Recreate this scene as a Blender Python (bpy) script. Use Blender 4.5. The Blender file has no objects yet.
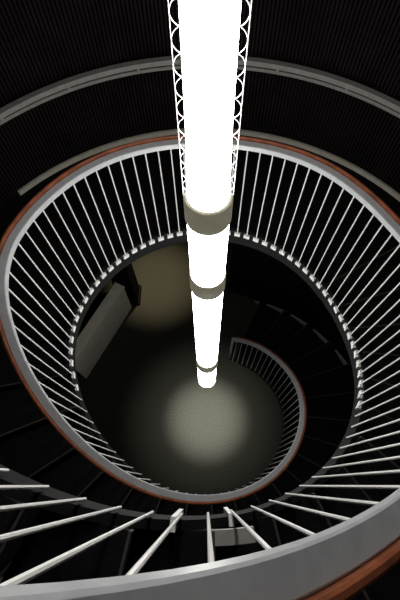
import bpy, math, random
from math import sin, cos, pi, radians
random.seed(3)
S = bpy.context.scene
S.view_settings.view_transform = 'Standard'
S.view_settings.look = 'None'

CAMZ = 6.9
R = 1.07       # inner edge of the handrail
R2 = 2.38      # outer wall

# ---------------------------------------------------------------- materials
def mat(name, col, rough=0.6, metal=0.0, noise=0.0, nscale=20, emit=None, estr=0.0, spec=0.5, bump=0.0):
    m = bpy.data.materials.new(name); m.use_nodes = True
    nt = m.node_tree; b = nt.nodes['Principled BSDF']
    b.inputs['Base Color'].default_value = (*col, 1)
    b.inputs['Roughness'].default_value = rough
    b.inputs['Metallic'].default_value = metal
    b.inputs['Specular IOR Level'].default_value = spec
    if noise > 0 or bump > 0:
        tc = nt.nodes.new('ShaderNodeTexCoord')
        n = nt.nodes.new('ShaderNodeTexNoise'); n.inputs['Scale'].default_value = nscale
        n.inputs['Detail'].default_value = 6
        nt.links.new(tc.outputs['Object'], n.inputs['Vector'])
        if noise > 0:
            r = nt.nodes.new('ShaderNodeValToRGB')
            r.color_ramp.elements[0].position = 0.3; r.color_ramp.elements[1].position = 0.7
            r.color_ramp.elements[0].color = (*[c*(1-noise) for c in col], 1)
            r.color_ramp.elements[1].color = (*[min(1, c*(1+noise)) for c in col], 1)
            nt.links.new(n.outputs['Fac'], r.inputs['Fac'])
            nt.links.new(r.outputs['Color'], b.inputs['Base Color'])
        if bump > 0:
            bp = nt.nodes.new('ShaderNodeBump'); bp.inputs['Strength'].default_value = bump
            bp.inputs['Distance'].default_value = 0.01
            nt.links.new(n.outputs['Fac'], bp.inputs['Height'])
            nt.links.new(bp.outputs['Normal'], b.inputs['Normal'])
    if emit:
        b.inputs['Emission Color'].default_value = (*emit, 1)
        b.inputs['Emission Strength'].default_value = estr
    return m

M_steel = mat('painted_steel_grey', (.50, .515, .53), .28, 0, .08, 30, spec=.6)
M_white = mat('baluster_white', (.82, .81, .79), .4, 0, .02, 40)
M_wood = mat('red_wood', (.24, .075, .034), .4, 0, .35, 14, spec=.25)
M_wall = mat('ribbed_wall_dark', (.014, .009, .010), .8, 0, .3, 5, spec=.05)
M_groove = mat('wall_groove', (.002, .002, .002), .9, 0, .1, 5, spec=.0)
M_wrail = mat('wall_rail_grey', (.32, .31, .29), .5, 0, .1, 20, spec=.3)
M_base = mat('skirting_cream', (.54, .51, .43), .5, 0, .1, 20)
M_tread = mat('tread_dark', (.008, .0075, .0075), .8, 0, .3, 30, spec=.06)
M_nose = mat('nosing', (.055, .052, .049), .5, 0, .1, 30, spec=.2)
M_floor = mat('floor_carpet', (.045, .0445, .037), .95, 0, .28, 55, bump=.15, spec=.02)
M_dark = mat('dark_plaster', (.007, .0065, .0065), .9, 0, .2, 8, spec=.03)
M_fascia = mat('fascia_dark', (.012, .012, .0125), .7, 0, .2, 10, spec=.08)
M_panel = mat('partition_olive', (.80, .77, .64), .7, 0, .1, 8)
M_glow = mat('lamp_diffuser', (.9, .9, .9), .4, emit=(1.0, .985, .95), estr=14)
M_band = mat('lamp_collar', (.28, .27, .20), .4, .3, .08, 30, emit=(.62, .58, .42), estr=.2)  # opaque collars; weak emission stands in for tube light leaking onto them
M_wire = mat('lamp_lattice', (.65, .65, .62), .4, .2, .05, 30)

# ---------------------------------------------------------------- helpers
def empty(name):
    e = bpy.data.objects.new(name, None); S.collection.objects.link(e); return e
def mesh(name, vs, fs, m, parent=None, smooth=False):
    me = bpy.data.meshes.new(name); me.from_pydata(vs, [], fs); me.update()
    o = bpy.data.objects.new(name, me); S.collection.objects.link(o)
    me.materials.append(m)
    import bmesh
    bm = bmesh.new(); bm.from_mesh(me); bmesh.ops.recalc_face_normals(bm, faces=bm.faces); bm.to_mesh(me); bm.free()
    if smooth:
        for p in me.polygons: p.use_smooth = True
    if parent: o.parent = parent
    return o
def P(r, ph, z):
    a = radians(ph); return (r*sin(a), -r*cos(a), z)
def sweep(name, a0, a1, prof, zf, m, parent=None, step=2.0, smooth=False):
    """profile = closed list of (radius, dz) carried along the helix"""
    n = max(2, int(round((a1-a0)/step))+1)
    k = len(prof); vs = []; fs = []
    for i in range(n):
        ph = a0+(a1-a0)*i/(n-1)
        z = zf(ph)
        for (r, dz) in prof: vs.append(P(r, ph, z+dz))
    for i in range(n-1):
        for j in range(k):
            fs.append((i*k+j, i*k+(j+1) % k, (i+1)*k+(j+1) % k, (i+1)*k+j))
    fs.append(tuple(range(k))); fs.append(tuple((n-1)*k+j for j in range(k)))
    return mesh(name, vs, fs, m, parent, smooth)
class MB:
    def __init__(s): s.v = []; s.f = []
    def box8(s, pts):
        b = len(s.v); s.v += pts
        for q in ((0,1,2,3),(4,5,6,7),(0,1,5,4),(1,2,6,5),(2,3,7,6),(3,0,4,7)): s.f.append(tuple(b+i for i in q))
    def box(s, x0, x1, y0, y1, z0, z1):
        s.box8([(x0,y0,z0),(x1,y0,z0),(x1,y1,z0),(x0,y1,z0),(x0,y0,z1),(x1,y0,z1),(x1,y1,z1),(x0,y1,z1)])
    def wedge(s, r0, r1, a0, a1, z0, z1, n=3):
        for i in range(n):
            b0 = a0+(a1-a0)*i/n; b1 = a0+(a1-a0)*(i+1)/n
            s.box8([P(r0,b0,z0),P(r1,b0,z0),P(r1,b1,z0),P(r0,b1,z0),P(r0,b0,z1),P(r1,b0,z1),P(r1,b1,z1),P(r0,b1,z1)])
    def cyl(s, p0, p1, r, n=8):
        from mathutils import Vector
        p0 = Vector(p0); p1 = Vector(p1); d = (p1-p0).normalized()
        u = d.orthogonal().normalized(); w = d.cross(u)
        b = len(s.v)
        for c in (p0, p1):
            for i in range(n):
                a = 2*pi*i/n; s.v.append(tuple(c+u*cos(a)*r+w*sin(a)*r))
        for i in range(n): s.f.append((b+i, b+(i+1) % n, b+n+(i+1) % n, b+n+i))
        s.f.append(tuple(b+i for i in range(n))); s.f.append(tuple(b+n+i for i in range(n)))
    def build(s, name, m, parent=None, smooth=False): return mesh(name, s.v, s.f, m, parent, smooth)
def lathe(name, prof, m, parent=None, n=48):
    vs = []; fs = []; k = len(prof)
    for i in range(n):
        a = 2*pi*i/n
        for r, z in prof: vs.append((r*cos(a), r*sin(a), z))
    for i in range(n):
        for j in range(k-1):
            i2 = (i+1) % n
            fs.append((i*k+j, i2*k+j, i2*k+j+1, i*k+j+1))
    return mesh(name, vs, fs, m, parent, True)

# ---------------------------------------------------------------- helix profile (drop below the eye, by angle)
KEY = [(-165,-2.30),(-20,.04),(-7.6,.265),(0,.435),(6,.56),(21,.84),(55,1.32),(85,1.69),(101,1.83),(118,1.89),
       (268,1.89),(283,2.04),(301,2.33),(316,2.64),(335,3.00),(360,3.44),(411,4.22),(447,4.68),(482,5.28),(520,5.80)]
A_UP, A_L0, A_L1, A_END = -165, 118, 268, 519
def d_raw(ph):
    if ph <= KEY[0][0]: return KEY[0][1]
    for (a, x), (b, y) in zip(KEY, KEY[1:]):
        if ph <= b: return x+(y-x)*(ph-a)/(b-a)
    return KEY[-1][1]+(ph-KEY[-1][0])*.0148
def d_s(ph):
    w = 10; return sum(d_raw(ph+o) for o in (-w, -w*.66, -w*.33, 0, w*.33, w*.66, w))/7
def sag(ph):
    # the rail over the landing is a touch lower mid-way and rises to the stair heads
    g = lambda c, s: math.exp(-((ph-c)/s)**2)
    return .10*g(178, 44) - .055*g(272, 26)
railz = lambda ph: CAMZ-d_s(ph)-sag(ph)
RH = 1.15
footz = lambda ph: CAMZ-d_s(ph)-RH

# ---------------------------------------------------------------- railing
rail = empty('spiral_stair_railing')
sweep('handrail_steel', -250, A_END, [(R,0),(R+.004,.004),(R+.046,.004),(R+.050,0),(R+.050,-.034),(R,-.034)], railz, M_steel, rail)
sweep('handrail_wood', -250, A_END, [(R+.051,-.028),(R+.051,.020),(R+.055,.025),(R+.063,.025),(R+.068,.020),(R+.068,-.028)], railz, M_wood, rail)
b = MB(); pl = MB(); ph = -248.0
while ph < A_END-1:
    z1 = railz(ph)-.03; z0 = footz(ph)
    b.cyl(P(R+.022, ph, z0-.02), P(R+.022, ph, z1), .0046, 8)
    if 60 < ph < 288:
        w = 1.35
        pl.box8([P(R+.016,ph-w,z0-.021),P(R+.034,ph-w,z0-.021),P(R+.034,ph+w,z0-.021),P(R+.016,ph+w,z0-.021),
                 P(R+.016,ph-w,z0+.021),P(R+.034,ph-w,z0+.021),P(R+.034,ph+w,z0+.021),P(R+.016,ph+w,z0+.021)])
    ph += 4.6
b.build('balusters', M_white, rail); pl.build('baluster_feet', M_white, rail)
nb = MB(); nb.cyl(P(R+.03, A_END, 0.0), P(R+.03, A_END, railz(A_END)+.005), .022, 16); nb.build('newel_post', M_steel, rail, True)

# ---------------------------------------------------------------- stair
stair = empty('spiral_staircase')
SR = R+.036
sweep('stringer', -250, A_END, [(SR,-.16),(SR,.03),(SR+.03,.03),(SR+.03,-.16)], footz, M_fascia, stair)
tr = MB(); no = MB()
def flight(a0, a1, n):
    st = (a1-a0)/n
    for i in range(n):
        p0 = a0+st*i; p1 = p0+st+1.0
        zt = CAMZ-(d_raw(p0+st*.5)+RH+.03)
        tr.wedge(SR+.03, R2-.01, p0, p1, zt-.05, zt, 3)
        no.wedge(SR+.03, R2-.01, p1, p1+.4, zt-.05, zt+.002, 1)
flight(A_UP, A_L0, 24); flight(A_L1, A_END-5, 21)
tr.build('treads', M_tread, stair); no.build('tread_nosings', M_nose, stair)
ld = MB(); zl = CAMZ-(1.89+RH+.04); ld.wedge(SR+.03, R2, A_L0, A_L1, zl-.18, zl, 60)
zu = CAMZ-(d_raw(-200)+RH+.04); ld.wedge(SR+.03, R2, -240, A_UP, zu-.18, zu, 40)
ld.build('landing_slabs', M_tread, stair)
sweep('outer_stringer', A_L1, A_END, [(R2-.05,-.06),(R2-.05,.02),(R2-.02,.02),(R2-.02,-.06)], footz, M_wrail, stair)
br = MB()
for p in (-5.2, 4.6):
    zz = footz(p); br.wedge(SR-.012, SR+.03, p-.45, p+.45, zz-.36, zz+.08, 1)
br.build('joint_posts', M_white, stair)
sweep('joint_bar', -10, 8, [(SR+.03,-.05),(SR+.03,-.015),(SR+.075,-.015),(SR+.075,-.05)], lambda p: footz(-1)+.06, M_wrail, stair)
sweep('joint_bar_low', -10, 8, [(SR+.03,-.05),(SR+.03,-.02),(SR+.075,-.02),(SR+.075,-.05)], lambda p: footz(-1)-.28, M_wrail, stair)

# ---------------------------------------------------------------- walls
def ribwall(name, a0, a1, z0, z1):
    n = int((a1-a0)/360*480); vs = []; fs = []
    for i in range(n+1):
        p = a0+(a1-a0)*i/n; q = (a1-a0)/n
        for (dp, r) in ((0, R2), (.62, R2), (.62, R2+.02), (1.0, R2+.02)):
            vs.append(P(r, p+dp*q, z0)); vs.append(P(r, p+dp*q, z1))
    for i in range(len(vs)//2-1): fs.append((2*i, 2*i+2, 2*i+3, 2*i+1))
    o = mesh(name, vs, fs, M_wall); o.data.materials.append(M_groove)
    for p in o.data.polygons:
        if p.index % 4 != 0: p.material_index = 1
    return o
ZS = zl-.16
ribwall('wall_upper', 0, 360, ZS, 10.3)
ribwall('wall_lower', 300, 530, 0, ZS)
wr = empty('wall_handrail')
wz = lambda ph: CAMZ-d_s(ph)-.38
sweep('rail_bar', -200, 300, [(R2-.09,0),(R2-.09,.042),(R2-.035,.042),(R2-.035,0)], wz, M_wrail, wr)
sweep('rail_plate', -200, 300, [(R2-.03,-.085),(R2-.03,-.055),(R2-.001,-.055),(R2-.001,-.085)], wz, M_wrail, wr)
bk = MB()
for p in range(-195, 300, 15):
    bk.wedge(R2-.07, R2, p, p+.6, wz(p)-.03, wz(p), 1)
bk.build('brackets', M_wrail, wr)
sweep('baseboard_landing', 119, 230, [(R2-.025,0),(R2-.025,.05),(R2-.001,.05),(R2-.001,0)], lambda p: zl, M_base)

# lower hall
H = 5.0; ZC = ZS-.15
f = MB(); f.box(-H, H, -H, H, -.1, 0); f.build('floor', M_floor)
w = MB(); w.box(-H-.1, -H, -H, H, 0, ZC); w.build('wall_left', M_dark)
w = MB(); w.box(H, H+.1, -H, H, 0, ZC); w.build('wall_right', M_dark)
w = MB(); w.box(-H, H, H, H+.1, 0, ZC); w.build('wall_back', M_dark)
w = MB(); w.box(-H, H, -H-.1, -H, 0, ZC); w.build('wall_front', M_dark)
vs = []; fs = []; n = 96
for i in range(n):
    a = 2*pi*i/n; c, s = cos(a), sin(a); k = H/max(abs(c), abs(s))
    for z in (ZC, ZS): vs += [((R2+.021)*c, (R2+.021)*s, z), (k*c, k*s, z)]
for i in range(n):
    a = i*4; b2 = ((i+1) % n)*4
    fs += [(a, a+1, b2+1, b2), (a+2, a+3, b2+3, b2+2), (a, a+2, b2+2, b2)]
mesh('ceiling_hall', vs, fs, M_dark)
c = MB(); c.box(-2.6, 2.6, -2.6, 2.6, 10.3, 10.4); c.build('ceiling', M_dark)

part = empty('low_partition')
from mathutils import Vector, Matrix
A = Vector((-1.42, 2.02)); B = Vector((-2.10, .66)); dv = (B-A).normalized(); nv = Vector((dv.y, -dv.x))
def slab(p, q, t, z0, z1, m, nm):
    mb = MB(); e = nv*t
    mb.box8([(p.x,p.y,z0),(q.x,q.y,z0),(q.x+e.x,q.y+e.y,z0),(p.x+e.x,p.y+e.y,z0),
             (p.x,p.y,z1),(q.x,q.y,z1),(q.x+e.x,q.y+e.y,z1),(p.x+e.x,p.y+e.y,z1)])
    mb.build(nm, m, part)
slab(A, B, .12, 0, .86, M_panel, 'panel'); slab(A-nv*.03, B-nv*.03, .18, .86, .9, M_panel, 'cap')
cb = MB(); cb.box(-1.62, -1.30, 2.10, 2.42, 0, ZC); cb.box(-1.65, -1.27, 2.07, 2.45, 0, .1); cb.build('column', M_dark)

# ---------------------------------------------------------------- lamp
lamp = empty('tubular_pendant_light')
zc = lambda d: CAMZ-d
lathe('diffuser_long', [(.069, 10.3), (.069, 7.2), (.073, zc(.9)), (.082, zc(1.23))], M_glow, lamp)
lathe('collar_upper', [(.07, zc(1.21)), (.094, zc(1.21)), (.096, zc(1.22)), (.096, zc(1.34)), (.093, zc(1.35)), (.08, zc(1.35))], M_band, lamp)
lathe('diffuser_mid', [(.089, zc(1.35)), (.089, zc(1.84))], M_glow, lamp)
lathe('collar_mid', [(.08, zc(1.82)), (.094, zc(1.82)), (.096, zc(1.83)), (.096, zc(1.96)), (.08, zc(1.97))], M_band, lamp)
lathe('diffuser_low', [(.089, zc(1.96)), (.089, zc(3.36))], M_glow, lamp)
lathe('collar_low', [(.08, zc(3.35)), (.096, zc(3.36)), (.096, zc(3.52)), (.08, zc(3.54))], M_band, lamp)
lathe('diffuser_tip', [(.089, zc(3.52)), (.089, zc(4.13))], M_glow, lamp)
lathe('end_ring', [(.07, zc(4.12)), (.096, zc(4.13)), (.096, zc(4.25)), (.06, zc(4.26)), (.055, zc(4.20))], M_band, lamp)
lathe('ceiling_rose', [(.0, 10.27), (.13, 10.27), (.15, 10.3)], M_band, lamp)
lt = MB()
for sx in (-1, 1):
    z = zc(1.22); prev = None; st = .004
    lt.cyl((sx*.0955, 0, zc(1.22)), (sx*.0955, 0, 10.27), .0014, 6)
    while z < 10.2:
        r = .083+.012*abs(cos(pi*(z)/.066))**.6*2-.012
        p = (sx*r, 0, z)
        if prev: lt.cyl(prev, p, .0014, 5)
        prev = p; z += st if z < 7.2 else .008
lt.build('lattice_strips', M_wire, lamp)

def spot(name, loc, energy, size, blend, col, rad=.04, parent=None):
    l = bpy.data.lights.new(name, 'SPOT'); l.energy = energy; l.spot_size = radians(size); l.spot_blend = blend
    l.color = col; l.shadow_soft_size = rad
    o = bpy.data.objects.new(name, l); o.location = loc; S.collection.objects.link(o)
    if parent: o.parent = parent
    return o
spot('tip_downlight', (0, 0, zc(4.28)), 1050, 34, 1.0, (1, .99, .92), .06, lamp)
spot('tip_downlight_wide', (0, 0, zc(4.29)), 190, 62, 1.0, (1, .99, .90), .06, lamp)
dl = empty('recessed_downlight')
o = lathe('housing', [(.05, ZC), (.08, ZC-.005), (.085, ZC-.015), (.06, ZC-.02), (.055, ZC)], M_wire, dl); o.location = (-1.0, 2.6, 0)
spot('downlight_bulb', (-1.0, 2.6, ZC-.03), 700, 36, 1.0, (1, .84, .56), .05, dl)

# ---------------------------------------------------------------- world, camera
wd = bpy.data.worlds.new('world'); S.world = wd; wd.use_nodes = True
wd.node_tree.nodes['Background'].inputs[0].default_value = (0, 0, 0, 1)
cd = bpy.data.cameras.new('camera'); cd.lens = 24; cd.sensor_width = 36; cd.clip_start = .02
cd.shift_x = -.0125
co = bpy.data.objects.new('camera', cd); S.collection.objects.link(co)
co.matrix_world = Matrix.Translation((0, -1.0, CAMZ)) @ Matrix.Rotation(radians(24.8), 4, 'X') @ Matrix.Rotation(radians(.45), 4, 'Z')
S.camera = co
